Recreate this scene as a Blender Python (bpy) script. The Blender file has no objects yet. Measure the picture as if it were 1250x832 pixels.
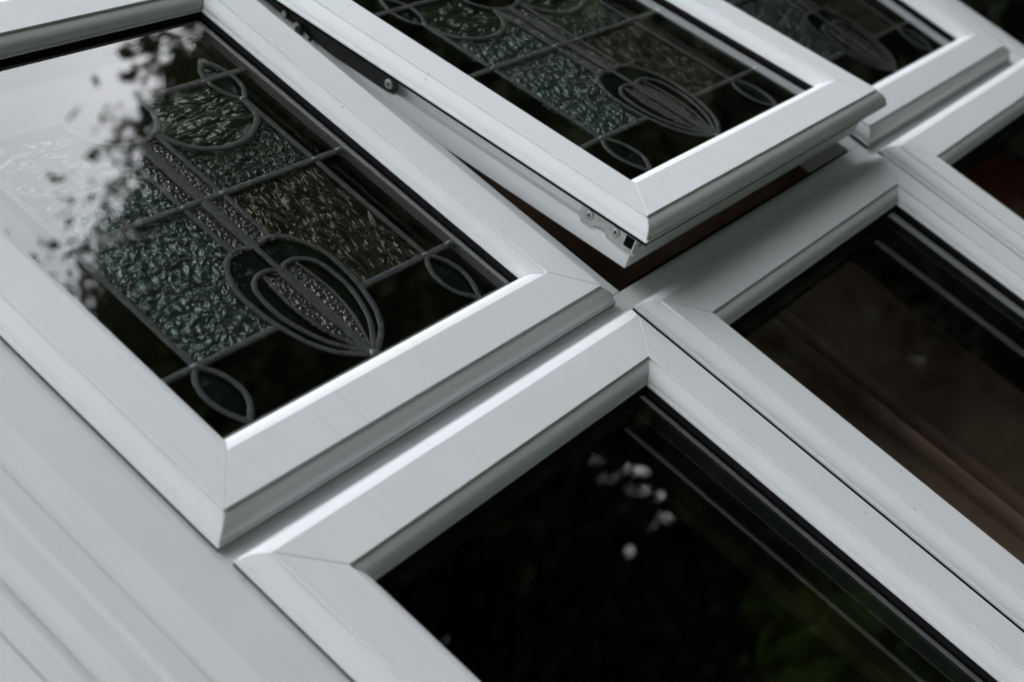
import bpy, math, random
import numpy as np
from mathutils import Vector, Matrix
random.seed(7); rng = np.random.default_rng(7)
S = bpy.context.scene
C = S.collection
MM = 0.001
Z0 = 1.6                      # height of the transom above the garden

# ------------------------------------------------------------------ materials
def newmat(name):
    m = bpy.data.materials.new(name); m.use_nodes = True
    nt = m.node_tree; nt.nodes.clear()
    return m, nt, nt.nodes.new('ShaderNodeOutputMaterial')
def N(nt, t, **kw):
    n = nt.nodes.new(t)
    for k, v in kw.items():
        if k in n.inputs: n.inputs[k].default_value = v
        else: setattr(n, k, v)
    return n
def coords(nt, scale=(1,1,1)):
    tc = N(nt, 'ShaderNodeTexCoord'); mp = N(nt, 'ShaderNodeMapping')
    mp.inputs['Scale'].default_value = scale
    nt.links.new(tc.outputs['Object'], mp.inputs['Vector']); return mp.outputs['Vector']

def pvc(name, col, rough=0.58, speck=0.5):
    m, nt, out = newmat(name); L = nt.links.new
    v = coords(nt)
    p = N(nt, 'ShaderNodeBsdfPrincipled', Roughness=rough, IOR=1.5)
    # faint grime clouds and tiny specks of dirt
    n1 = N(nt, 'ShaderNodeTexNoise', Scale=14.0, Detail=6.0, Roughness=0.65); L(v, n1.inputs['Vector'])
    r1 = N(nt, 'ShaderNodeValToRGB'); r1.color_ramp.elements[0].position = .3; r1.color_ramp.elements[1].position = .75
    r1.color_ramp.elements[0].color = (col[0]*.955, col[1]*.955, col[2]*.945, 1); r1.color_ramp.elements[1].color = (*col, 1)
    L(n1.outputs['Fac'], r1.inputs['Fac'])
    n2 = N(nt, 'ShaderNodeTexVoronoi', Scale=55.0); L(v, n2.inputs['Vector'])
    n3 = N(nt, 'ShaderNodeTexNoise', Scale=30.0, Detail=2.0); L(v, n3.inputs['Vector'])
    lt = N(nt, 'ShaderNodeMath', operation='LESS_THAN'); lt.inputs[1].default_value = 0.06; L(n2.outputs['Distance'], lt.inputs[0])
    gt = N(nt, 'ShaderNodeMath', operation='GREATER_THAN'); gt.inputs[1].default_value = 0.58; L(n3.outputs['Fac'], gt.inputs[0])
    mu = N(nt, 'ShaderNodeMath', operation='MULTIPLY'); L(lt.outputs[0], mu.inputs[0]); L(gt.outputs[0], mu.inputs[1])
    mu2 = N(nt, 'ShaderNodeMath', operation='MULTIPLY'); mu2.inputs[1].default_value = speck; L(mu.outputs[0], mu2.inputs[0])
    vs_ = coords(nt, (1, 1, .06)); ns = N(nt, 'ShaderNodeTexNoise', Scale=130.0, Detail=3.0); L(vs_, ns.inputs['Vector'])
    rs = N(nt, 'ShaderNodeMapRange'); rs.inputs['From Min'].default_value = .60; rs.inputs['From Max'].default_value = .80; rs.inputs['To Max'].default_value = .10
    L(ns.outputs['Fac'], rs.inputs['Value']); mxs = N(nt, 'ShaderNodeMath', operation='MAXIMUM'); L(mu2.outputs[0], mxs.inputs[0]); L(rs.outputs[0], mxs.inputs[1]); mu2 = mxs
    mx = N(nt, 'ShaderNodeMixRGB'); mx.inputs['Color2'].default_value = (.12, .10, .08, 1)
    L(mu2.outputs[0], mx.inputs['Fac']); L(r1.outputs['Color'], mx.inputs['Color1']); L(mx.outputs['Color'], p.inputs['Base Color'])
    n4 = N(nt, 'ShaderNodeTexNoise', Scale=6.0, Detail=2.0); L(v, n4.inputs['Vector'])
    bp = N(nt, 'ShaderNodeBump', Strength=.25, Distance=.002); L(n4.outputs['Fac'], bp.inputs['Height']); L(bp.outputs['Normal'], p.inputs['Normal'])
    L(p.outputs[0], out.inputs['Surface']); return m

def plain(name, col, rough=.5, metal=0.0, nscale=80, var=.25, bump=.0):
    m, nt, out = newmat(name); L = nt.links.new; v = coords(nt)
    p = N(nt, 'ShaderNodeBsdfPrincipled', Roughness=rough, Metallic=metal)
    n = N(nt, 'ShaderNodeTexNoise', Scale=float(nscale), Detail=5.0); L(v, n.inputs['Vector'])
    r = N(nt, 'ShaderNodeValToRGB'); r.color_ramp.elements[0].position = .3; r.color_ramp.elements[1].position = .7
    r.color_ramp.elements[0].color = tuple(c*(1-var) for c in col)+(1,); r.color_ramp.elements[1].color = tuple(min(1,c*(1+var)) for c in col)+(1,)
    L(n.outputs['Fac'], r.inputs['Fac']); L(r.outputs['Color'], p.inputs['Base Color'])
    if bump:
        b = N(nt, 'ShaderNodeBump', Strength=1.0, Distance=bump); L(n.outputs['Fac'], b.inputs['Height']); L(b.outputs['Normal'], p.inputs['Normal'])
    if rough >= .8: p.inputs['Specular IOR Level'].default_value = .04
    L(p.outputs[0], out.inputs['Surface']); return m

def glass(name, refl=2.05, tint=(.88,.88,.87), ior=1.5, bumpd=0.0, bscale=60., rough=0.0, wave=False):
    """pane seen from outside: its two faces' reflection is carried by the outward face, the rest goes straight through"""
    m, nt, out = newmat(name); L = nt.links.new
    fr = N(nt, 'ShaderNodeFresnel', IOR=ior)
    ml = N(nt, 'ShaderNodeMath', operation='MULTIPLY', use_clamp=True); ml.inputs[1].default_value = refl; L(fr.outputs[0], ml.inputs[0])
    ge = N(nt, 'ShaderNodeNewGeometry'); inv = N(nt, 'ShaderNodeMath', operation='SUBTRACT'); inv.inputs[0].default_value = 1.0
    L(ge.outputs['Backfacing'], inv.inputs[1]); m2 = N(nt, 'ShaderNodeMath', operation='MULTIPLY'); L(ml.outputs[0], m2.inputs[0]); L(inv.outputs[0], m2.inputs[1])
    tr = N(nt, 'ShaderNodeBsdfTransparent'); tr.inputs['Color'].default_value = (*tint, 1)
    gl = N(nt, 'ShaderNodeBsdfGlossy', Roughness=rough); gl.inputs['Color'].default_value = (1, 1, 1, 1)
    mx = N(nt, 'ShaderNodeMixShader'); L(m2.outputs[0], mx.inputs[0]); L(tr.outputs[0], mx.inputs[1]); L(gl.outputs[0], mx.inputs[2])
    v = coords(nt); n = N(nt, 'ShaderNodeTexNoise', Scale=4.0, Detail=1.0); L(v, n.inputs['Vector'])
    b = N(nt, 'ShaderNodeBump', Strength=1.0, Distance=.0006); L(n.outputs['Fac'], b.inputs['Height']); L(b.outputs['Normal'], gl.inputs['Normal'])
    L(mx.outputs[0], out.inputs['Surface']); return m

def textured(name, kind, tint, body, refl=1.6, bump=.0012, scale=150., diff=.12):
    m, nt, out = newmat(name); L = nt.links.new
    v = coords(nt, {'rain': (1, 1, .34), 'reed': (.4, 1, 1.1)}.get(kind, (1, 1, 1)))
    if kind == 'stipple':
        t = N(nt, 'ShaderNodeTexVoronoi', Scale=scale, feature='SMOOTH_F1'); L(v, t.inputs['Vector']); h = t.outputs['Distance']
    else:
        w = N(nt, 'ShaderNodeTexNoise', Scale=scale*.35, Detail=2.0); L(v, w.inputs['Vector'])
        ad = N(nt, 'ShaderNodeMixRGB', blend_type='ADD'); ad.inputs['Fac'].default_value = .018; L(v, ad.inputs['Color1']); L(w.outputs['Color'], ad.inputs['Color2'])
        t = N(nt, 'ShaderNodeTexNoise', Scale=scale, Detail=2.0, Roughness=.5, Distortion=.25); L(ad.outputs['Color'], t.inputs['Vector']); h = t.outputs['Fac']
    b = N(nt, 'ShaderNodeBump', Strength=1.0, Distance=bump); L(h, b.inputs['Height'])
    fr = N(nt, 'ShaderNodeFresnel', IOR=1.52); L(b.outputs['Normal'], fr.inputs['Normal'])
    ml = N(nt, 'ShaderNodeMath', operation='MULTIPLY', use_clamp=True); ml.inputs[1].default_value = refl; L(fr.outputs[0], ml.inputs[0])
    ge = N(nt, 'ShaderNodeNewGeometry'); inv = N(nt, 'ShaderNodeMath', operation='SUBTRACT'); inv.inputs[0].default_value = 1.0
    L(ge.outputs['Backfacing'], inv.inputs[1]); m2 = N(nt, 'ShaderNodeMath', operation='MULTIPLY'); L(ml.outputs[0], m2.inputs[0]); L(inv.outputs[0], m2.inputs[1])
    gl = N(nt, 'ShaderNodeBsdfGlossy', Roughness=.17); gl.inputs['Color'].default_value = (*tint, 1); L(b.outputs['Normal'], gl.inputs['Normal'])
    tr = N(nt, 'ShaderNodeBsdfTransparent'); tr.inputs['Color'].default_value = (*[c*.55 for c in tint], 1)
    df = N(nt, 'ShaderNodeBsdfDiffuse'); df.inputs['Color'].default_value = (*body, 1); L(b.outputs['Normal'], df.inputs['Normal'])
    m1 = N(nt, 'ShaderNodeMixShader'); m1.inputs[0].default_value = diff; L(tr.outputs[0], m1.inputs[1]); L(df.outputs[0], m1.inputs[2])
    mx = N(nt, 'ShaderNodeMixShader'); L(m2.outputs[0], mx.inputs[0]); L(m1.outputs[0], mx.inputs[1]); L(gl.outputs[0], mx.inputs[2])
    L(mx.outputs[0], out.inputs['Surface']); return m

def foliage(name, c1, c2):
    m, nt, out = newmat(name); L = nt.links.new; v = coords(nt)
    n = N(nt, 'ShaderNodeTexNoise', Scale=1.7, Detail=6.0); L(v, n.inputs['Vector'])
    r = N(nt, 'ShaderNodeValToRGB'); r.color_ramp.elements[0].position = .35; r.color_ramp.elements[1].position = .65
    r.color_ramp.elements[0].color = (*c1, 1); r.color_ramp.elements[1].color = (*c2, 1); L(n.outputs['Fac'], r.inputs['Fac'])
    d = N(nt, 'ShaderNodeBsdfDiffuse'); t = N(nt, 'ShaderNodeBsdfTranslucent'); L(r.outputs['Color'], d.inputs['Color']); L(r.outputs['Color'], t.inputs['Color'])
    mx = N(nt, 'ShaderNodeMixShader'); mx.inputs[0].default_value = .3; L(d.outputs[0], mx.inputs[1]); L(t.outputs[0], mx.inputs[2]); L(mx.outputs[0], out.inputs['Surface']); return m

M = dict(
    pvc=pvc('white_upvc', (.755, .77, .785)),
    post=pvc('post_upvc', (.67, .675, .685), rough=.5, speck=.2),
    gasket=plain('black_gasket', (.008, .008, .009), .8),
    spacer=plain('perforated_spacer', (.30, .31, .32), .5, .3, nscale=900, var=.6),
    black_spacer=plain('black_spacer', (.012, .018, .02), .6),
    spacer_edge=plain('spacer_edge', (.17, .155, .13), .35, .5),
    lead=plain('lead_came', (.10, .107, .112), .62, .2, nscale=260, var=.35, bump=.0003),
    solder=plain('solder', (.30, .31, .32), .4, .6, nscale=300),
    pane=glass('outer_glass'),
    inner=glass('inner_glass', refl=1.7),
    clear=glass('clear_border_glass', refl=.35, tint=(.55,.55,.53)),
    teal=textured('rippled_teal_glass', 'ripple', (.60, .76, .74), (.16, .225, .205), scale=98., bump=.015, diff=.36, refl=2.2),
    lobe=textured('reeded_green_glass', 'reed', (.60, .70, .62), (.085, .12, .085), scale=78., bump=.015, diff=.30, refl=1.9),
    olive=textured('seeded_olive_glass', 'rain', (.74, .78, .66), (.05, .05, .022), scale=150., bump=.008, diff=.2, refl=1.5),
    stip=textured('stippled_clear_glass', 'stipple', (.95, .97, .97), (.14, .15, .15), scale=300., bump=.006, diff=.25, refl=2.6),
    petal=textured('dark_green_petal_glass', 'ripple', (.55, .62, .55), (.012, .02, .014), scale=45., bump=.002, diff=.3),
    leafg=textured('dark_teal_leaf_glass', 'ripple', (.5, .62, .60), (.010, .026, .026), scale=45., bump=.002, diff=.3),
    steel=plain('zinc_plated_steel', (.50, .53, .50), .42, .6, nscale=200, var=.15),
    dark_steel=plain('black_stay_steel', (.035, .035, .034), .45, .5),
    dark=plain('black_hole', (.006, .006, .006), .8),
    room=plain('brown_room_wall', (.26, .19, .14), .9, nscale=3),
    floor=plain('dark_room_floor', (.05, .03, .02), .8, nscale=5),
    curtain=plain('beige_brown_curtain', (.52, .39, .30), .95, nscale=30, var=.15),
    wood=plain('red_brown_wood', (.19, .115, .088), .6, nscale=6, var=.5),
    redcur=plain('rust_red_curtain', (.50, .12, .075), .95, nscale=30, var=.15),
    brick=plain('brick_wall', (.28, .15, .11), .9, nscale=8, var=.3, bump=.004),
    bark=plain('tree_bark', (.09, .07, .055), .95, nscale=12, var=.3, bump=.01),
    leaf=foliage('dark_leaves', (.020, .028, .014), (.052, .062, .032)),
    needles=foliage('black_green_needles', (.010, .013, .009), (.022, .026, .017)),
    bush=foliage('fresh_green_leaves', (.040, .066, .014), (.08, .125, .025)),
    grass=plain('lawn_grass', (.018, .024, .014), .95, nscale=4, var=.35),
)

# ------------------------------------------------------------------ helpers (plane coords: u right, v up, w out, in mm)
def P3(u, v, w): return (u*MM, -w*MM, v*MM)
def link(name, verts, faces, mat, parent=None, smooth=None, raw=False):
    me = bpy.data.meshes.new(name)
    me.from_pydata(verts if raw else [P3(*p) for p in verts], [], faces); me.update()
    o = bpy.data.objects.new(name, me); C.objects.link(o)
    me.materials.append(mat)
    if smooth is not None:
        for p in me.polygons: p.use_smooth = True
        me.set_sharp_from_angle(angle=math.radians(smooth))
    if parent: o.parent = parent
    return o
def fix_normals(o):
    import bmesh
    bm = bmesh.new(); bm.from_mesh(o.data); bmesh.ops.recalc_face_normals(bm, faces=bm.faces); bm.to_mesh(o.data); bm.free()
def empty(name, loc=(0,0,0), label=None, cat=None, group=None, kind=None):
    o = bpy.data.objects.new(name, None); o.empty_display_size = .05; C.objects.link(o); o.location = loc
    tag(o, label, cat, group, kind); return o
def tag(o, label=None, cat=None, group=None, kind=None):
    for k, v in (('label', label), ('category', cat), ('group', group), ('kind', kind)):
        if v: o[k] = v
    return o
def box(name, u0, u1, v0, v1, w0, w1, mat, parent=None, bev=0):
    vs = [(u, v, w) for w in (w0, w1) for v in (v0, v1) for u in (u0, u1)]
    fs = [(0,2,3,1), (4,5,7,6), (0,1,5,4), (2,6,7,3), (0,4,6,2), (1,3,7,5)]
    o = link(name, vs, fs, mat, parent); fix_normals(o)
    if bev:
        b = o.modifiers.new('bevel', 'BEVEL'); b.width = bev*MM; b.segments = 3; b.limit_method = 'ANGLE'
        for p in o.data.polygons: p.use_smooth = True
        o.data.set_sharp_from_angle(angle=math.radians(50))
    return o

# ------------------------------------------------------------------ mitred ring members
def pnorms(pf):
    n = len(pf); out = []
    area = sum(pf[i][0]*pf[(i+1) % n][1]-pf[(i+1) % n][0]*pf[i][1] for i in range(n)); s = 1 if area > 0 else -1
    for i in range(n):
        a, c = pf[i-1], pf[(i+1) % n]
        dx, dw = c[0]-a[0], c[1]-a[1]; l = math.hypot(dx, dw) or 1
        out.append((s*dw/l, -s*dx/l))
    return out
def side(name, pf, W, H, which, mat, parent, groove=.7, smooth=30):
    """one rail or stile of a mitred frame swept from profile (x inset, w); which in b r t l"""
    nr = pnorms(pf); n = len(pf)
    Lh = {'b': W, 't': W, 'l': H, 'r': H}[which]
    vs = []
    def put(x, s, w):
        if which == 'b': return (s, x, w)
        if which == 't': return (W-s, H-x, w)
        if which == 'l': return (x, H-s, w)
        return (W-x, s, w)
    rings = []
    for end in (0, 1):
        seq = [(.06, groove), (groove, 0.0)] if groove else [(.03, 0.0)]
        rs = []
        for e, sh in seq:
            r = []
            for (x, w), (nx, nw) in zip(pf, nr):
                xs, ws = x-nx*sh, w-nw*sh
                s = x+e if end == 0 else Lh-x-e
                r.append(put(xs, s, ws))
            rs.append(r)
        rings += rs if end == 0 else rs[::-1]
    for r in rings: vs += r
    fs = []
    for k in range(len(rings)-1):
        for i in range(n):
            j = (i+1) % n
            fs.append((k*n+i, k*n+j, (k+1)*n+j, (k+1)*n+i))
    fs.append(tuple(range(n))); fs.append(tuple((len(rings)-1)*n+i for i in range(n))[::-1])
    o = link(name, vs, fs, mat, parent); fix_normals(o)
    for p in o.data.polygons: p.use_smooth = True
    o.data.set_sharp_from_angle(angle=math.radians(smooth))
    return o
def ring(name, pf, W, H, mat, parent, smooth=30):
    """whole mitred ring as one mesh"""
    n = len(pf); vs = []
    for cx, cy in ((0,0), (1,0), (1,1), (0,1)):
        for x, w in pf: vs.append(((W-x) if cx else x, (H-x) if cy else x, w))
    fs = [(k*n+i, k*n+(i+1) % n, ((k+1) % 4)*n+(i+1) % n, ((k+1) % 4)*n+i) for k in range(4) for i in range(n)]
    o = link(name, vs, fs, mat, parent); fix_normals(o); 
    for p in o.data.polygons: p.use_smooth = True
    o.data.set_sharp_from_angle(angle=math.radians(smooth))
    return o

O_, F_, D_, OI, DI = 16.1, 40.0, 16.48, 15.7, 15.5
TOT = O_+F_+OI
def ovolo(o, d, n=10):
    pts = [(0.0, -d), (0.0, -d+1.1), (.5, -d+1.8), (2.0, -d+2.1), (2.5, -d+2.6)]
    tm = math.radians(64)                                   # the round stops short of level, so it meets the quirk at a slant
    rx = (o-.9-2.5)/(1-math.cos(tm)); ry = (d-2.6-2.4)/math.sin(tm); cx, y0 = 2.5+rx, -d+2.6
    for k in range(1, n+1):
        t = tm*k/n; pts.append((cx-rx*math.cos(t), y0+ry*math.sin(t)))
    pts += [(o-.5, -2.5), (o+.1, -2.9), (o+.25, -2.4), (o+.12, -.4), (o+.4, 0.0)]
    return pts
def sash_profile():
    a = ovolo(O_, D_)
    b = [(TOT-x, w) for x, w in ovolo(OI, DI)][::-1]
    back = [(TOT, -15.8), (70.0, -15.9), (70.0, -63.5), (17.2, -63.5), (16.8, -62.8), (16.8, -43.6), (17.4, -42.5), (25.0, -42.5), (25.0, -19.8), (8.4, -19.8), (8.4, -17.3), (.6, -17.3)]
    return a+b+back
PROF = sash_profile()

def make_sash(name, loc, W, H, label, group, leaded):
    r = empty(name, P3(*loc), label, 'window sash', group)
    r.location.z += Z0
    side('bottom_rail', PROF, W, H, 'b', M['pvc'], r); side('top_rail', PROF, W, H, 't', M['pvc'], r)
    side('stile', PROF, W, H, 'l', M['pvc'], r); side('stile', PROF, W, H, 'r', M['pvc'], r)
    ring('rebate_seal', [(.5, -17.4), (7.6, -17.4), (7.6, -20.2), (4.0, -20.6), (.9, -20.3)], W, H, M['gasket'], r)
    ring('glazing_gasket', [(70.05, -16.0), (71.7, -16.0), (75.2, -19.4), (75.2, -20.9), (73.0, -20.9), (73.0, -24.65), (70.05, -24.65)], W, H, M['gasket'], r)
    g = 70.15
    box('outer_pane', 73.1, W-73.1, 73.1, H-73.1, -24.6, -21.0, M['pane'], r)
    if leaded:
        ring('spacer_bar', [(70.2, -24.7), (79.0, -24.7), (79.0, -39.0), (70.2, -39.0)], W, H, M['spacer'], r)
        ring('gasket_dark_cover', [(70.2, -39.2), (81.0, -39.2), (76.0, -44.0), (73.0, -63.6), (70.2, -63.6)], W, H, M['gasket'], r)  # inner gasket, extended in black so the white reveal looks dark
        lead_pattern(r, W, H)
    else:
        sp = ring('spacer_bar', [(70.2, -24.7), (80.0, -24.7), (80.0, -41.0), (70.2, -41.0)], W, H, M['black_spacer'], r)
        ring('spacer_edge', [(80.1, -39.9), (80.7, -39.9), (80.7, -40.9), (80.1, -40.9)], W, H, M['spacer_edge'], sp)
        ring('spacer_edge', [(80.1, -26.2), (80.5, -26.2), (80.5, -26.7), (80.1, -26.7)], W, H, M['spacer_edge'], sp)
        box('inner_pane', g, W-g, g, H-g, -45.0, -41.4, M['inner'], r)
        ring('gasket_dark_cover', [(70.2, -45.1), (82.0, -45.1), (84.0, -47.5), (76.0, -50.0), (73.0, -63.6), (70.2, -63.6)], W, H, M['gasket'], r)  # gasket carried back as a black cover that darkens the white reveal
    return r

# ------------------------------------------------------------------ leaded light pattern
def smooth_curve(pts, sub=6, closed=False):
    n = len(pts); out = []
    rngk = range(n if closed else n-1)
    for k in rngk:
        p0 = pts[(k-1) % n] if (closed or k > 0) else pts[0]
        p1, p2 = pts[k % n], pts[(k+1) % n]
        p3 = pts[(k+2) % n] if (closed or k+2 < n) else pts[-1]
        for s in range(sub):
            t = s/sub
            out.append(tuple(.5*((2*b)+(-a+c)*t+(2*a-5*b+4*c-d)*t*t+(-a+3*b-3*c+d)*t**3) for a, b, c, d in zip(p0, p1, p2, p3)))
    if not closed: out.append(pts[-1])
    return out
LW_ = -29.0
def came(parent, pts, width=6.5, h=1.1, zoff=0.0, mat=None, name='lead_came'):
    """a rounded lead strip along pts (u,v), lying on the glass plane"""
    sec = [(-.5, 0), (-.46, .45), (-.28, .88), (0, 1.0), (.28, .88), (.46, .45), (.5, 0)]
    n = len(sec); vs = []; m = len(pts)
    for i, (x, y) in enumerate(pts):
        a = pts[max(0, i-1)]; b = pts[min(m-1, i+1)]
        dx, dy = b[0]-a[0], b[1]-a[1]; l = math.hypot(dx, dy) or 1; nx, ny = -dy/l, dx/l
        wob = 1+.05*math.sin(i*1.7+x*.13+y*.07)+random.uniform(-.03, .03)
        for s, hh in sec: vs.append((x+nx*s*width*1.12*wob, y+ny*s*width*1.12*wob, LW_+zoff+hh*h))
    fs = []
    for i in range(m-1):
        for j in range(n-1): fs.append((i*n+j, i*n+j+1, (i+1)*n+j+1, (i+1)*n+j))
        fs.append((i*n+n-1, i*n, (i+1)*n, (i+1)*n+n-1))
    fs.append(tuple(range(n))); fs.append(tuple((m-1)*n+j for j in range(n))[::-1])
    o = link(name, vs, fs, mat or M['lead'], parent); fix_normals(o)
    for p in o.data.polygons: p.use_smooth = True
    o.data.set_sharp_from_angle(angle=math.radians(60)); return o
def densify(a, b, step=12):
    n = max(2, int(math.hypot(b[0]-a[0], b[1]-a[1])/step)); return [(a[0]+(b[0]-a[0])*i/n, a[1]+(b[1]-a[1])*i/n) for i in range(n+1)]
def piece(name, poly, mat, parent, w=-31.5, t=2.2):
    n = len(poly); vs = [(x, y, w) for x, y in poly]+[(x, y, w-t) for x, y in poly]
    fs = [tuple(range(n)), tuple(range(2*n-1, n-1, -1))]+[(i, (i+1) % n, n+(i+1) % n, n+i) for i in range(n)]
    o = link(name, vs, fs, mat, parent); fix_normals(o); return o
def blob(parent, x, y, r=4.5, h=2.6):
    vs = []; fs = []; n = 10
    for k in range(4):
        a = k/4*math.pi/2; rr = r*math.cos(a)
        for j in range(n):
            t = 2*math.pi*j/n; q = (1+.22*math.sin(3*t+x)+.15*math.sin(2*t+y))*(.85+.35*((x*7.3+y*3.1) % 1))
            vs.append((x+rr*q*math.cos(t), y+rr*q*math.sin(t), LW_+h*math.sin(a)))
    vs.append((x, y, LW_+h)); top = len(vs)-1
    for k in range(3):
        for j in range(n): fs.append((k*n+j, k*n+(j+1) % n, (k+1)*n+(j+1) % n, (k+1)*n+j))
    for j in range(n): fs.append((3*n+j, 3*n+(j+1) % n, top))
    fs.append(tuple(range(n))[::-1])
    return link('solder_joint', vs, fs, M['solder'], parent, smooth=80)

def lead_pattern(par, W, H):
    cx = W/2; TB = 434.0
    top = H-79.0; E = W/2-79.5
    def sym(s, pts): return [(cx+s*x, y) for x, y in pts]
    tul = [(7, 231), (14, 233.5), (24, 233), (38, 226), (50, 210), (56.5, 190), (56, 162), (51, 140), (43, 119), (28, 99), (0, 81)]
    inn = [(0, 193), (5, 199), (13, 202), (25, 201), (37, 193), (42, 180), (43, 155), (36, 130), (24, 108), (0, 83)]
    mid = [(20, 198), (23, 180), (24, 155), (19, 125), (4, 90)]
    lobe = [(147, 399), (143, 375), (132, 362), (109, 350), (90, 346.5), (71, 347), (50, 355), (35, 369), (27, 386)]
    cup = [(44, 433), (45, 416), (38, 401), (26, 390), (12, 384.5), (0, 383)]
    leaf_o = [(0, 0), (12, -13), (16.5, -30), (13, -48), (3, -66)]
    leaf_i = [(0, 0), (-12, -14), (-16.5, -33), (-12, -50), (3, -66)]
    tulc = smooth_curve(tul); innc = smooth_curve(inn); lobc = smooth_curve(lobe); cupc = smooth_curve(cup)
    for s in (-1, 1):
        # --- glass pieces
        t_out = [p for p in tulc if p[1] >= 147 and p[0] >= 24]           # upper right part of the flower outline
        t_out = t_out[::-1]                                              # from low to high
        low = [(24, 297), (148, 297), (148, 147), (t_out[0][0], 147)]+t_out
        piece('rippled_glass', sym(s, low), M['teal'] if s < 0 else M['olive'], par)
        up = [(24, 297), (148, 297), (147.5, 399)]+lobc[1:]+[(24, 388)]
        piece('rippled_glass', sym(s, up), M['teal'] if s < 0 else M['stip2'], par)
        lb = [(27, 388)]+lobc[::-1][1:]+[(150, TB)]+cupc[:int(len(cupc)*.62)]
        piece('lobe_glass', sym(s, lb), M['lobe'], par)
        piece('stem_glass', sym(s, [(4, 232), (24, 232), (24, 389), (4, 385)]), M['stip'], par)
        mm = smooth_curve(mid)
        piece('flower_strip_glass', sym(s, [(3, 198)]+mm+[(3, 90)]), M['stip'], par, w=-31.0, t=2.0)
        mid_in = [(x, y) for x, y in innc if y > 88]
        piece('petal_glass', sym(s, mid_in+[p for p in mm[::-1]]), M['petal'], par, w=-31.6)
        piece('outer_petal_glass', sym(s, [p for p in tulc if p[1] > 86]+[p for p in innc[::-1] if p[1] > 88]), M['leafg'], par, w=-31.6)
        for (lx, ly, sg) in ((148, 147, 1), (148, 396, -1)):
            ao = [(lx+x, ly+y*sg) for x, y in smooth_curve(leaf_o)]; ai = [(lx+x, ly+y*sg) for x, y in smooth_curve(leaf_i)]
            piece('leaf_glass', sym(s, ao+ai[::-1][1:-1]), M['leafg'], par)
            came(par, sym(s, ao), 5.2, zoff=.15); came(par, sym(s, ai), 5.2, zoff=.1)
        # --- leads
        came(par, sym(s, densify((148, 147), (148, 396))), 6.3)
        came(par, sym(s, densify((24, 229), (24, 386))), 5.4, zoff=.1)
        came(par, sym(s, tulc), 5.3, zoff=.3); came(par, sym(s, innc), 4.9, zoff=.35); came(par, sym(s, mm), 3.2, zoff=.1)
        came(par, sym(s, lobc), 6.2, zoff=.25); came(par, sym(s, cupc), 5.6, zoff=.2)
        xin = min(p[0] for p in tulc if abs(p[1]-147) < 6)
        came(par, sym(s, densify((E, 147), (xin, 147))), 6.6, zoff=.05)
        came(par, sym(s, densify((E, TB), (44, TB))), 6.6, zoff=.05)
        for x, y in ((148, 147), (148, 297), (147, 397), (E-2, 297), (E-2, 147), (24, 297)): blob(par, cx+s*x, y, 3.9 if x < E-5 else 4.6, 2.3 if x < E-5 else 3.4)
    came(par, densify((cx-E, 297), (cx+E, 297)), 6.8, zoff=.4)
    came(par, densify((cx, 229), (cx, 384)), 11.0, 1.3, zoff=.15)
    came(par, densify((cx, 196), (cx, 84)), 10.0, 1.3, zoff=.15)
    came(par, densify((cx, 229), (cx, 197)), 5.6, 1.5, zoff=.1)
    blob(par, cx, 83, 5, 2.4)
    # the clear brown-looking border and ground glass of the encapsulated panel
    box('backing_pane', 79.2, W-79.2, 79.2, H-79.2, -38.0, -34.4, M['clear'], par)

M['stip2'] = textured('fine_rippled_glass', 'ripple', (.66, .76, .70), (.05, .07, .055), scale=125., bump=.010, diff=.22, refl=1.5)

# ------------------------------------------------------------------ the sashes
W1, W2, W3, H1 = 533.3, 594.4, 572.6, 585.7
HL = 1150.0; G = 13.3
make_sash('top_hung_sash', (0, 0, 0), W1, H1, 'closed leaded top window at left, its glass mirroring bright sky and tree branches', 'leaded top windows', True)
TH = 0.10778
s2 = make_sash('top_hung_sash', (542.0, 7.4, 68.1), W2, H1, 'leaded top window propped open in the middle, its lower edge standing out over the transom', 'leaded top windows', True)
s2.rotation_euler = (-TH, 0, 0)
make_sash('top_hung_sash', (1155.0, 0, 0), W3, H1, 'closed leaded top window at far upper right, blurred, behind the open sash', 'leaded top windows', True)
XL = ((1.3, 532.3, 'plain lower window under the left leaded window, dark glass mirroring trees'),
      (545.5, 594.7, 'plain lower window directly under the open sash, dark brown streaky curtain behind'),
      (1162.7, 594.7, 'plain lower window at right edge, partly seen, with rust red curtain behind'))
for u, w, lab in XL:
    make_sash('casement_sash', (u, -G-HL, 0), w, HL, lab, 'plain lower windows', False)

# hardware on the open sash (local sash coordinates)
def disc(name, cu, cv, cw, r, h, axis, mat, parent, n=20, dome=.25):
    """screw head: axis 'u-' faces the left"""
    vs = []; fs = []
    for k, (rr, hh) in enumerate(((r, 0), (r, h*.5), (r*.8, h*.9), (r*.35, h))):
        for j in range(n):
            t = 2*math.pi*j/n; vs.append((cu-hh, cv+rr*math.cos(t), cw+rr*math.sin(t)))
    for k in range(3):
        for j in range(n): fs.append((k*n+j, k*n+(j+1) % n, (k+1)*n+(j+1) % n, (k+1)*n+j))
    fs.append(tuple(3*n+j for j in range(n))); fs.append(tuple(range(n))[::-1])
    o = link(name, vs, fs, mat, parent); fix_normals(o); return o
def cross(cu, cv, cw, r, parent):
    o = box('screw_slot', cu-.25, cu+.1, cv-r, cv+r, cw-r*.2, cw+r*.2, M['dark'], parent)
    box('screw_slot', cu-.3, cu+.1, cv-r*.2, cv+r*.2, cw-r, cw+r, M['dark'], parent)
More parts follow.
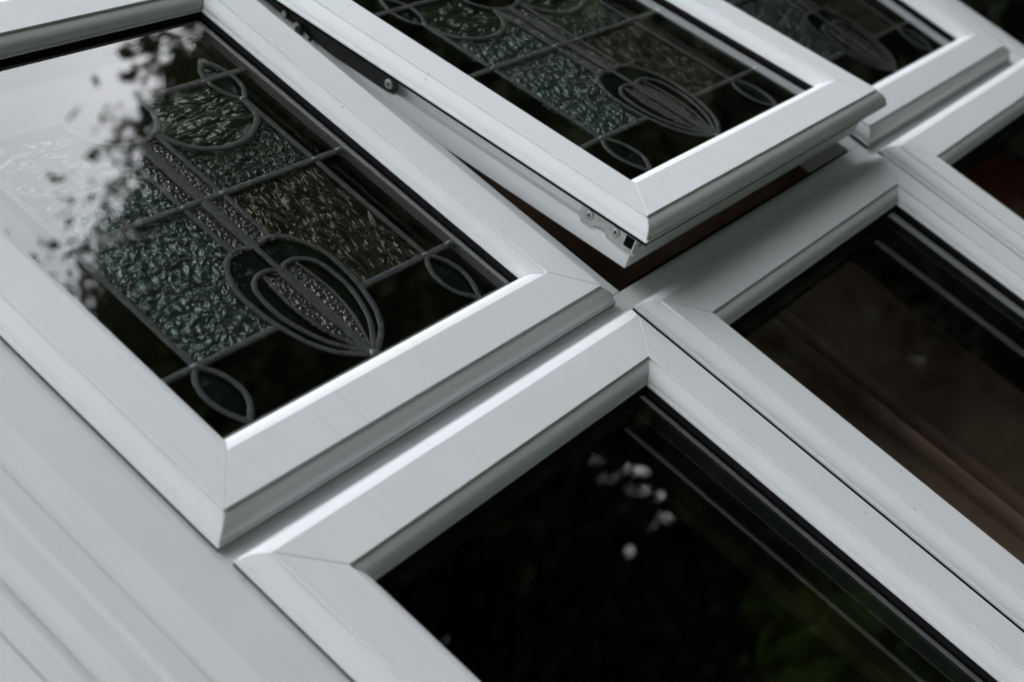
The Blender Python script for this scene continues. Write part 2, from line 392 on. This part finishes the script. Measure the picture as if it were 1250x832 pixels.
def uplate(name, u0, u1, poly, mat, parent, bev=.4):
    n = len(poly); vs = [(u0, v, w) for v, w in poly]+[(u1, v, w) for v, w in poly]
    fs = [tuple(range(n)), tuple(range(2*n-1, n-1, -1))]+[(i, (i+1) % n, n+(i+1) % n, n+i) for i in range(n)]
    o = link(name, vs, fs, mat, parent); fix_normals(o)
    b = o.modifiers.new('bevel', 'BEVEL'); b.width = bev*MM; b.segments = 2; b.limit_method = 'ANGLE'; return o
# keep plate near the bottom corner of the left side
pl = uplate('keep_plate', 14.4, 16.6, [(82, -25), (82, -40), (77, -45.5), (65, -45.5), (61, -40), (50, -40), (46, -45), (33, -46.5), (13, -46.5), (13, -20.8), (49, -20.8), (51, -24.5), (59, -24.5), (62, -20.8), (76, -20.8)], M['steel'], s2)
box('plate_stand', 17.0, 24.9, 20, 70, -36, -26, M['dark'], pl)
for cv in (71, 39):
    disc('screw_recess', 14.4, cv, -33.5, 5.1, .15, 'u', M['dark_steel'], pl); sc = disc('screw', 14.3, cv, -33.5, 4.5, 1.0, 'u', M['steel'], pl); cross(13.3, cv, -33.5, 2.4, pl)
box('latch_hole', 13.6, 14.5, 17.5, 27.0, -40, -29, M['dark'], pl)
uplate('catch_lip', 9.8, 14.4, [(15.6, -22), (15.6, -42), (13.6, -42), (13.6, -22)], M['steel'], pl, .2)
# friction stay high up the left side: a dark channel with rivet, arm and second arm
st = uplate('friction_stay', 15.2, 17.2, [(322, -38), (325, -43), (332, -45), (575, -45), (575, -24), (335, -24), (324, -30)], M['dark_steel'], s2, .5)
dsc = disc('stay_screw', 15.2, 333, -35.5, 5.2, 2.2, 'u', M['steel'], st); cross(13.1, 333, -35.5, 2.4, st)
disc('stay_washer', 15.25, 333, -35.5, 8.2, .5, 'u', M['dark_steel'], st)
uplate('stay_channel_lip', 13.4, 15.2, [(350, -24.2), (575, -24.2), (575, -26.2), (350, -26.2)], M['dark_steel'], st, .3)
uplate('stay_arm', 10.0, 12.0, [(462, -32), (468, -38), (455, -46), (375, -64), (372, -58), (440, -40)], M['steel'], st, .3)
disc('stay_pivot', 10.0, 455, -38, 5.5, 3.5, 'u', M['dark_steel'], st); disc('stay_rivet', 13.0, 481, -33, 3.6, 3.0, 'u', M['steel'], st)
disc('stay_rivet', 12.0, 440, -43, 3.4, 3.0, 'u', M['dark_steel'], st)
# right side of the same stay on the far stile of the open sash, mirrored
uplate('friction_stay', W2-17.2, W2-15.2, [(332, -45), (575, -45), (575, -24), (332, -24)], M['dark_steel'], s2, .5)
# espagnolette locking parts under the bottom rail
fp = box('lock_faceplate', 60, W2-60, 22.5, 24.8, -38, -25, M['steel'], s2, .3)
for lu in (150, 300, 470):
    box('lock_cam', lu, lu+10, 13.5, 22.4, -36, -27, M['steel'], fp, 2.0)
for lu in (120, 215, 360, 430, 520):
    box('faceplate_slot', lu, lu+16, 22.1, 22.5, -34, -29, M['dark'], fp)

# ------------------------------------------------------------------ fixed outer frame
fr = empty('window_frame', (0, 0, Z0), 'fixed white window frame whose transom and mullions carry all the sashes', 'window frame')
FZ0, FZ1 = -20.9, -78.0
def bar(name, u0, u1, v0, v1): return box(name, u0, u1, v0, v1, FZ1, FZ0, M['pvc'], fr, 1.0)
VT = H1+30; VB = -G-HL-30
bar('transom', -5, 1760, -29.0, 9.6)
bar('frame_head', -5, 1760, H1-16.4, VT); bar('frame_sill', -5, 1760, VB, -G-HL+16.4)
bar('jamb', -5, 16.0, 9.7, H1-16.5); bar('jamb', -5, 16.0, -G-HL+16.5, -29.1)
bar('mullion', 517.0, 558.4, 9.7, H1-16.5); bar('mullion', 517.6, 561.6, -G-HL+16.5, -29.1)
bar('mullion', 1120.0, 1171.2, 9.7, H1-16.5); bar('mullion', 1124.0, 1178.8, -G-HL+16.5, -29.1)
bar('jamb', 1711.3, 1760, 9.7, H1-16.5); bar('jamb', 1741, 1760, -G-HL+16.5, -29.1)
# rebate seal of the opening behind the open sash
for nm, a in (('frame_seal', (559.0, 1119.5, 9.75, 13.4, -26.5, -22.5)), ('frame_seal', (558.5, 562.0, 14, H1-17, -26.5, -22.5))):
    box(nm, *a, M['gasket'], fr)
kp = box('lock_keep', 1010, 1045, 9.8, 13.0, -60, -34, M['steel'], fr, .6); box('keep_slot', 1020, 1034, 13.0, 13.4, -55, -40, M['dark'], kp)
kp = box('lock_keep', 840, 875, 9.8, 13.0, -60, -34, M['steel'], fr, .6); box('keep_slot', 850, 864, 13.0, 13.4, -55, -40, M['dark'], kp)

# ------------------------------------------------------------------ bay corner posts (extruded stepped covers)
def extr(name, prof, v0, v1, mat, parent, smooth=22):
    n = len(prof); vs = [(u, v0, w) for u, w in prof]+[(u, v1, w) for u, w in prof]
    fs = [(i, (i+1) % n, n+(i+1) % n, n+i) for i in range(n)]+[tuple(range(n))[::-1], tuple(range(n, 2*n))]
    o = link(name, vs, fs, mat, parent); fix_normals(o)
    for p in o.data.polygons: p.use_smooth = True
    o.data.set_sharp_from_angle(angle=math.radians(smooth)); return o
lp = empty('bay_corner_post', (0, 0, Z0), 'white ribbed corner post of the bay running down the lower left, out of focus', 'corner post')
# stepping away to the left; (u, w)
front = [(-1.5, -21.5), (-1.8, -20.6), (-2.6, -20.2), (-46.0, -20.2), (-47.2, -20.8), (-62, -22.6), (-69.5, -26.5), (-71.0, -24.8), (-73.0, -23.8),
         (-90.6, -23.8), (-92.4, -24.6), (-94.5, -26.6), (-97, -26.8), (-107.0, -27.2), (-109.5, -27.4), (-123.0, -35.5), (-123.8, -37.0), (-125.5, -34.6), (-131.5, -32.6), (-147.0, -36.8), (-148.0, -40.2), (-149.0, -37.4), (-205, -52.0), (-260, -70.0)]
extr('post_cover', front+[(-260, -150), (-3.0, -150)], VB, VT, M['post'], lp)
rp = empty('bay_corner_post', (0, 0, Z0), 'blurred white corner post at the top right beyond the far leaded window', 'corner post')
q = 1760.1
front = [(q, -24.0), (q, -19.0), (q+1, -18.5), (q+18, -18.5), (q+19.4, -17.0), (q+22, -16.6), (q+24, -18.6), (q+50, -20.0), (q+51, -22.0), (q+66, -22.6), (q+72, -27.5), (q+74, -40)]
extr('post_cover', front+[(q+74, -150), (q, -150)], VB, VT, M['post'], rp)

# ------------------------------------------------------------------ wall round the window, interior
hw = empty('house_wall', (0, 0, 0), 'brick wall of the house around the bay window', 'house wall')
box('wall_below', -260, 1900, -1600, VB-2, -260, -60, M['brick'], hw).location.z = Z0
box('sill', -262, 1902, VB-40, VB-1, -150, 25, M['pvc'], hw, 4).location.z = Z0
box('wall_above', -2500, 1834, VT+2, VT+1400, -300, -60, M['brick'], hw).location.z = Z0
#box('eaves_board', -2500, 1834, VT+1150, VT+1290, -60, 330, M['pvc'], hw, 4).location.z = Z0

rm = empty('room_shell', (0, 0, Z0), 'dark brown room seen dimly through the window glass', 'room')
rm['kind'] = 'structure'
box('room_back_wall', -258, 1833, -1500, 1500, -3600, -3500, M['room'], rm)
box('room_side_wall', -358, -258.5, -1500, 1500, -3500, -152, M['room'], rm)
box('room_side_wall', 1833.5, 1933, -1500, 1500, -3500, -152, M['room'], rm)
box('room_floor', -258, 1833, -1600, -1500, -3500, -262, M['floor'], rm)
box('room_ceiling', -258, 1833, 1500, 1600, -3500, -302, M['room'], rm)
def curtain(name, u0, u1, v0, v1, w, amp, per, mat, label, grp=None):
    nu = int((u1-u0)/6); vs = []; fs = []
    for i in range(nu+1):
        u = u0+(u1-u0)*i/nu
        for k, v in enumerate((v0, (v0+v1)/2, v1)):
            ph = u/per*2*math.pi+.6*math.sin(u*.013)+.12*k
            vs.append((u+amp*.3*math.sin(2*ph), v, w+amp*math.sin(ph)+amp*.4*math.sin(ph*.43+1)))
    for i in range(nu):
        for k in range(2): fs.append((i*3+k, i*3+k+1, (i+1)*3+k+1, (i+1)*3+k))
    o = link(name, vs, fs, mat, None, smooth=60); o.location.z = Z0
    sd = o.modifiers.new('thickness', 'SOLIDIFY'); sd.thickness = .0015
    return tag(o, label, 'curtain', grp)
curtain('curtain', 690, 1230, -1190, -20, -250, 62, 128, M['curtain'], 'dim brown beige curtain hanging in folds behind the lower window under the open sash')
curtain('curtain', 1520, 1800, -1190, -20, -170, 20, 90, M['redcur'], 'rust red curtain edge behind the lower window at the right edge')

pb = box('brown_backing', -100, 1800, 80, 700, -200, -182, M['wood'])  # backing put in so the leaded borders read brown instead of black
pb.location.z = Z0; tag(pb, 'added red brown backing board inside, giving the leaded window borders a dim brown tone', 'added backing')
# ------------------------------------------------------------------ garden behind the camera (mirrored in the panes, plus added trees that block low sky)
def pol(az, r, z=0): a = math.radians(az); return (.55+r*math.sin(a), -r*math.cos(a), z)
gv = [(-60, -60, 0), (60, -60, 0), (60, 60, 0), (-60, 60, 0)]
lawn = link('ground', gv, [(0,1,2,3)], M['grass'], None, raw=True); lawn['kind'] = 'structure'

def leaf_mesh(centers, size, aspect=.5):
    n = len(centers); 
    d = rng.normal(size=(n,3)); d /= np.linalg.norm(d, axis=1)[:,None]
    e = rng.normal(size=(n,3)); e -= (e*d).sum(1)[:,None]*d; e /= np.linalg.norm(e, axis=1)[:,None]
    s = size*rng.uniform(.6, 1.35, (n,1))
    v = np.stack([centers-d*s, centers+e*s*aspect, centers+d*s, centers-e*s*aspect], 1).reshape(-1,3)
    f = np.arange(n*4).reshape(n,4)
    return v, f
def crown_points(c, rad, n, clumps):
    cc = rng.normal(size=(clumps,3)); cc /= np.linalg.norm(cc,axis=1)[:,None]
    cc = cc*(rng.uniform(.15,1,(clumps,1))**.45)*np.array(rad)+np.array(c)
    idx = rng.integers(0, clumps, n); sp = rng.uniform(.12,.3,clumps)*np.mean(rad)
    p = rng.normal(size=(n,3))*sp[idx][:,None]*.6+cc[idx]
    return p, cc
def tube(vs, fs, a, b, ra, rb, n=8):
    a = Vector(a); b = Vector(b); d = (b-a).normalized(); x = d.orthogonal().normalized(); y = d.cross(x); k = len(vs)
    for p, r in ((a, ra), (b, rb)):
        for j in range(n):
            t = 2*math.pi*j/n; vs.append(tuple(p+x*r*math.cos(t)+y*r*math.sin(t)))
    for j in range(n): fs.append((k+j, k+(j+1) % n, k+n+(j+1) % n, k+n+j))
GAPS = [(50.3, 7.6, 1.0, 1.7), (49.4, 10.0, .8, 1.1), (51.0, 10.4, .5, .9), (48.2, 9.6, .35, .6), (47.6, 6.6, .35, .45), (45.6, 11.9, .6, .5), (44.3, 12.5, .7, .5), (46.6, 11.2, .4, .4), (43.2, 12.3, .5, .6),
        (48.7, 11.6, .5, .6), (51.9, 9.2, .4, .8), (52.6, 10.9, .4, .6), (53.4, 9.7, .35, .5), (46.2, 8.9, .3, .3), (44.9, 10.4, .35, .3), (47.3, 12.6, .5, .4)]
def tree(name, az, r, zc, rad, n, size, clumps, label, cat='tree', mat='leaf', pos=None, grp='garden trees mirrored in the glass'):
    b = pos or pol(az, r); t = empty(name, b, label, cat, grp)
    p, cc = crown_points((0,0,zc), rad, n, clumps)
    p = p[p[:,2] > .05]
    # openings between the branches, where the sky shows through
    g = p+np.array(b)-np.array([.42, 0, 1.5]); az_ = np.degrees(np.arctan2(g[:,0], -g[:,1])); el_ = np.degrees(np.arctan2(g[:,2], np.hypot(g[:,0], g[:,1])))
    keep = np.ones(len(p), bool)
    for ga, ge, ra, re in GAPS:
        keep &= (((az_-ga)/ra)**2+((el_-ge)/re)**2 > 1) | (rng.random(len(p)) < .13)
    p = p[keep]
    v, f = leaf_mesh(p, size)
    o = link('crown', v.tolist(), f.tolist(), M[mat], t, raw=True)
    vs = []; fs = []; top = Vector((0.1, 0, zc*.75)); tr = .035*zc+.03
    tube(vs, fs, (0,0,-.05), top*.5, tr, tr*.8); tube(vs, fs, top*.5, top, tr*.8, tr*.55); tube(vs, fs, top, (0, .1, zc+rad[2]*.6), tr*.55, tr*.15)
    for q in cc[:26]:
        s0 = Vector((0,0,min(max(q[2]*.55, zc*.35), zc))); tube(vs, fs, s0, Vector(q), tr*.28, tr*.05, 5)
    link('trunk', vs, fs, M['bark'], t, raw=True, smooth=60)
    return t
tree('garden_tree', 34, 10.5, 5.1, (2.3,2.3,2.2), 26000, .08, 140, 'broad garden tree at the left of the group across the lawn')
tree('garden_tree', 41, 10.5, 5.25, (2.3,2.3,2.3), 60000, .06, 260, 'broad garden tree mirrored low in the left leaded window')
tree('garden_tree', 46, 11.0, 5.5, (2.4,2.4,2.5), 75000, .06, 300, 'dark tree mirrored in the middle of the left leaded window')
tree('garden_tree', 51, 9.5, 5.0, (2.1,2.1,2.4), 75000, .06, 300, 'full crowned tree mirrored behind the tulip of the left leaded window')
tree('young_birch', 51.3, 8.3, 5.9, (1.35,1.35,1.35), 2600, .045, 60, 'thin young tree whose loose leaves are mirrored along the top of the left leaded window')
tree('garden_tree', 57.5, 7.5, 4.2, (1.5,1.5,2.4), 50000, .05, 220, 'tall tree mirrored at the right of the left leaded window')
tree('garden_tree', 66, 7.5, 4.9, (2.1,2.1,3.4), 34000, .08, 120, 'dense dark tree mirrored in the open leaded window')
tree('garden_tree', 80, 7.5, 4.6, (2.4,2.4,3.8), 26000, .09, 110, 'dense dark tree standing off to the right beyond the bay')
tree('evergreen_hedge', 108, 8.0, 3.2, (4.2,4.2,3.4), 40000, .12, 130, 'black looking evergreen seen past the corner post at the top right corner', 'hedge', 'needles')
tree('low_hedge', 62, 8.5, 1.9, (2.6,2.6,1.9), 30000, .07, 120, 'low hedge mirrored at the bottom of the lower windows', 'hedge', 'needles')
tree('low_hedge', 72, 6.5, 1.5, (1.6,1.6,1.7), 16000, .07, 100, 'dark hedge end mirrored in the right lower windows', 'hedge', 'needles')
tree('low_hedge', 41, 12.5, 1.7, (4.4,3.0,1.9), 45000, .08, 100, 'long hedge at the far end of the lawn', 'hedge')
for az, rr, zc, lab in ((20, 9, 4.2, 'added unseen tree blocking low sky straight out from the window across the lawn'), (0, 8.5, 4.4, 'added unseen tree blocking low sky, facing the window from across the garden'), (-22, 8.5, 4.2, 'added unseen tree blocking low sky left of the middle of the garden'),
                        (-45, 9, 4.4, 'added unseen tree blocking low sky toward the left end of the garden'), (-70, 9, 4.4, 'added unseen tree blocking low sky at the far left end of the garden')):
    tree('garden_tree', az, rr, zc, (2.4,2.4,3.2), 9000, .16, 70, lab)  # ring of added trees, unseen, blocking low sky so light comes from above
tree('green_bush', 50.6, 6.6, 1.0, (.5,.5,.62), 9000, .04, 60, 'fresh green bush mirrored in the bottom of the left lower window', 'bush', 'bush', grp='bushes by the lawn')

# ------------------------------------------------------------------ world, sun
SE, SR = math.radians(66), math.radians(-150)
w = bpy.data.worlds.new('World'); S.world = w; w.use_nodes = True; nt = w.node_tree; nt.nodes.clear(); L = nt.links.new
wo = nt.nodes.new('ShaderNodeOutputWorld')
sky = N(nt, 'ShaderNodeTexSky', sky_type='NISHITA', sun_disc=False); sky.sun_elevation = SE; sky.sun_rotation = SR
b1 = N(nt, 'ShaderNodeBackground', Strength=.10); L(sky.outputs[0], b1.inputs['Color'])
tc = N(nt, 'ShaderNodeTexCoord'); nz = N(nt, 'ShaderNodeTexNoise', Scale=3.2, Detail=6.0, Roughness=.55); L(tc.outputs['Generated'], nz.inputs['Vector'])
cr = N(nt, 'ShaderNodeValToRGB'); cr.color_ramp.elements[0].position = .38; cr.color_ramp.elements[1].position = .47; L(nz.outputs['Fac'], cr.inputs['Fac'])
nz2 = N(nt, 'ShaderNodeTexNoise', Scale=5.0, Detail=4.0); L(tc.outputs['Generated'], nz2.inputs['Vector'])
c2 = N(nt, 'ShaderNodeValToRGB'); c2.color_ramp.elements[0].color = (.76,.80,.88,1); c2.color_ramp.elements[1].color = (1.03,1.05,1.08,1); c2.color_ramp.elements[0].position = .3; c2.color_ramp.elements[1].position = .62; L(nz2.outputs['Fac'], c2.inputs['Fac'])
b2 = N(nt, 'ShaderNodeBackground', Strength=2.4); L(c2.outputs['Color'], b2.inputs['Color'])
sep = N(nt, 'ShaderNodeSeparateXYZ'); L(tc.outputs['Generated'], sep.inputs[0])
mr = N(nt, 'ShaderNodeMapRange'); mr.inputs['From Min'].default_value = 0; mr.inputs['From Max'].default_value = 1; mr.inputs['To Min'].default_value = 1.9; mr.inputs['To Max'].default_value = 2.75
L(sep.outputs['Z'], mr.inputs['Value']); L(mr.outputs[0], b2.inputs['Strength'])
mx = N(nt, 'ShaderNodeMixShader'); L(cr.outputs['Color'], mx.inputs[0]); L(b1.outputs[0], mx.inputs[1]); L(b2.outputs[0], mx.inputs[2]); L(mx.outputs[0], wo.inputs['Surface'])
CLOUD = b2

sl = bpy.data.lights.new('sun', 'SUN'); sl.energy = .5; sl.angle = math.radians(32); sl.color = (1, .97, .93)
so = bpy.data.objects.new('sun', sl); C.objects.link(so)
def sundir():   # towards the sun, Nishita convention: rotation 0 is +Y, clockwise seen from above
    return Vector((math.sin(SR)*math.cos(SE), math.cos(SR)*math.cos(SE), math.sin(SE)))
so.rotation_euler = sundir().to_track_quat('Z', 'Y').to_euler()

# ------------------------------------------------------------------ camera
Rm = np.array([[0.568, -0.731, 0.378], [-0.339, -0.626, -0.702], [0.75, 0.271, -0.604]])
rv = np.array([2.2301877418955236, -0.8529433928134117, 0.8985727111418806]); th = np.linalg.norm(rv); k = rv/th
K = np.array([[0,-k[2],k[1]],[k[2],0,-k[0]],[-k[1],k[0],0]]); Rm = np.eye(3)+math.sin(th)*K+(1-math.cos(th))*K@K
cpos = -Rm.T@np.array([-197.01423560260406, 132.43518347903682, 1021.0532460005501])
def dirB(d): return Vector((d[0], -d[2], d[1]))
right, down, fwd = dirB(Rm[0]), dirB(Rm[1]), dirB(Rm[2])
mw = Matrix.Identity(4)
for i in range(3): mw[i][0] = right[i]; mw[i][1] = -down[i]; mw[i][2] = -fwd[i]
mw.translation = Vector(P3(*cpos))+Vector((0, 0, Z0))
cd = bpy.data.cameras.new('camera'); co = bpy.data.objects.new('camera', cd); C.objects.link(co); co.matrix_world = mw
cd.sensor_width = 36; cd.lens = 1818.885/1250*36; cd.clip_start = .02; cd.clip_end = 300
cd.dof.use_dof = True; cd.dof.focus_distance = 1.37; cd.dof.aperture_fstop = 5.0
S.camera = co

S.render.engine = 'CYCLES'
S.view_settings.view_transform = 'Standard'; S.view_settings.look = 'None'; S.view_settings.gamma = 1.0
S.view_settings.exposure = 0.66
S.cycles.max_bounces = 12; S.cycles.transparent_max_bounces = 24; S.cycles.glossy_bounces = 6
